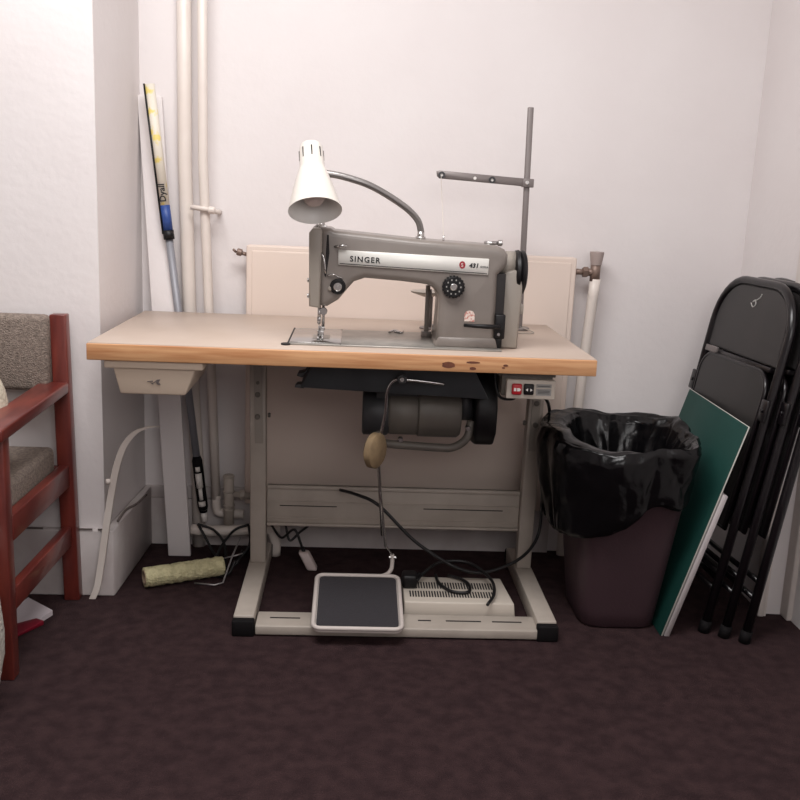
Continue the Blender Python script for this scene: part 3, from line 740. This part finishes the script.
# seat folded up in front
o = [(-.195, .29), (.195, .29), (.20, .66)] + [(.20-.06+.06*math.cos(i*PI/12), .665+.06*math.sin(i*PI/12)) for i in range(1, 7)] + [(-.14-.06*math.cos(PI/2-i*PI/12), .665+.06*math.sin(PI/2-i*PI/12)) for i in range(7)]
st = panel(o, -.016, .010, .0, 'seat', 'chair_panel')
pts = [(x, -.011, z) for x, z in o]
B().tube(pts+[pts[0]], .0075, 8).build('seat_rim', 'chair_black', st, at=(0, 0, 0))
B().tube([(.03, -.0168, .50), (.034, -.0168, .47), (.032, -.0168, .44)], .002, 5).build('scuff_mark', 'scratch', st, at=(0, 0, 0))
B().tube(hoop(HW-.028, .66, .02, .012, .026)[:1]+[(-HW+.028, .016, .3), (-HW+.028, .018, .62)], .009, 10).tube([(HW-.028, .018, .62), (HW-.028, .016, .3), (HW-.028, .012, 0)], .009, 10).tube([(-HW+.028, .014, .16), (HW-.028, .014, .16)], .008, 8).build('rear_legs', 'chair_black', fc, at=(0, 0, 0))
B().tube([(-HW, 0, .12), (HW, 0, .12)], .008, 8).build('crossbar', 'chair_black', fc, at=(0, 0, 0))
B().box(-.19, .19, -.012, .004, .728, .742, .002).build('crossbar', 'chair_black', fc, at=(0, 0, 0))
b = B().box(-.19, -.12, -.020, -.010, .728, .746, .002)
b.build('hinge_bracket', 'stand_grey', fc, at=(0, 0, 0))
for s_ in (-1, 1):
    B().tube([(s_*HW, 0, -.004), (s_*HW, 0, .03)], .016, 12).build('rubber_foot', 'black_rubber', fc, at=(0, 0, 0))
    B().box(s_*HW-.016, s_*HW+.016, -.018, -.008, .60, .66, .003).disc((s_*HW, -.017, .63), (0, -1, 0), .006, .005, .001, 10).build('side_link', 'chair_black', fc, at=(0, 0, 0))
def copy_tree(o, parent=None):
    c = o.copy(); COL.objects.link(c)
    if parent: c.parent = parent
    for ch in list(o.children): copy_tree(ch, c)
    return c
labs = ['black folding chair at front of stack, pale scratch marks on its backrest',
        'black folding chair in middle of stack, mostly hidden by front chair',
        'black folding chair at rear of stack, nearest right wall']
kids = []
for i in range(3):
    c = fc if i == 0 else copy_tree(fc)
    kids.append(c)
for i, c in enumerate(kids):
    c.location = (1.609+.045*i, .345-.03*i, .004)
    c.rotation_euler = (math.radians(-9.8+i*.5), 0, math.radians(-90+4))
    c['label'] = labs[i]

# ------------------------------------------------------------------ armchair on the left
root = empty('armchair', (-.40, .04, 0), 'red-brown wooden armchair with grey upholstered back and seat at left edge', 'armchair')
def bar(a, b_, w_, h_, bev=.004):
    a, b_ = Vector(a), Vector(b_); d = (b_-a).normalized(); up = Vector((0, 0, 1)) if abs(d.z) < .9 else Vector((0, 1, 0))
    sx = d.cross(up).normalized()*w_/2; sz = sx.cross(d).normalized()*h_/2
    return [a-sx-sz, a+sx-sz, a+sx+sz, a-sx+sz, b_-sx-sz, b_+sx-sz, b_+sx+sz, b_-sx+sz]
for x, nm in ((-.142, 'r'), (-.68, 'l')):
    B().hexa(bar((x+.014, .262, 0), (x, .262, .80), .042, .036), .003).build('rear_leg', 'red_wood', root)
    B().hexa(bar((x-.006, -.185, 0), (x-.006, -.185, .581), .034, .040), .003).build('front_leg', 'red_wood', root)
    B().hexa(bar((x-.016, -.235, .594), (x-.012, .244, .607), .074, .030), .006, 3).build('armrest', 'red_wood', root)
    B().hexa(bar((x, -.17, .362), (x+.006, .244, .362), .026, .062), .003).build('side_rail', 'red_wood', root)
    B().hexa(bar((x, -.17, .19), (x+.008, .244, .19), .024, .055), .003).build('stretcher', 'red_wood', root)
for y_ in (-.195, .25): B().box(-.66, -.155, y_, y_+.02, .33, .384, .003).build('seat_rail', 'red_wood', root)
B().box(-.658, -.156, -.19, .235, .345, .448, .016, 3).build('seat_cushion', 'grey_fabric', root)
B().box(-.658, -.161, .215, .262, .60, .80, .014, 3).build('back_cushion', 'grey_fabric', root)
# cream cushion on the chair
t = bmesh.new(); bmesh.ops.create_uvsphere(t, u_segments=32, v_segments=20, radius=1)
for v in t.verts:
    x, y, z = v.co; sx = math.copysign(abs(x)**.75, x); sz = math.copysign(abs(z)**.8, z)
    v.co = Vector((-.355+.172*sx, -.02+.07*y+.0*z, .592+.147*sz))
b = B(); b._merge(t, True); b.build('cushion', 'cream_fabric', label='rounded cream cushion standing on seat of the red-brown armchair', cat='cushion')
t = bmesh.new(); bmesh.ops.create_uvsphere(t, u_segments=40, v_segments=26, radius=1)
for v in t.verts:
    x, y, z = v.co; s = lambda q, e: math.copysign(abs(q)**e, q)
    n_ = noise.noise(Vector((x*3, y*3, z*3)))*.012
    v.co = Vector((-.285+(.178+n_)*s(x, .6), -.34+(.085+n_)*s(y, .7), .175+.175*s(z, .55)))
b = B(); b._merge(t, True); b.build('woven_sack', 'white_woven', label='white textured sack on floor in front of armchair at left edge', cat='sack')
b = B().hexa([(-.285, .10, .001), (-.19, .04, .001), (-.15, .145, .001), (-.235, .21, .001), (-.285, .10, .004), (-.19, .04, .005), (-.15, .145, .016), (-.235, .21, .022)])
b.build('paper_sheet', 'paper', label='crumpled white paper sheet on carpet under the armchair', cat='paper')
b = B().hexa([(-.29, .03, 0.0), (-.22, -.02, 0.0), (-.155, .09, 0.0), (-.18, .105, 0.0), (-.29, .03, .006), (-.22, -.02, .006), (-.155, .09, .012), (-.18, .105, .012)], .002)
b.build('red_packet', 'red_paper', label='small dark red packet beside white paper under the armchair', cat='packet')
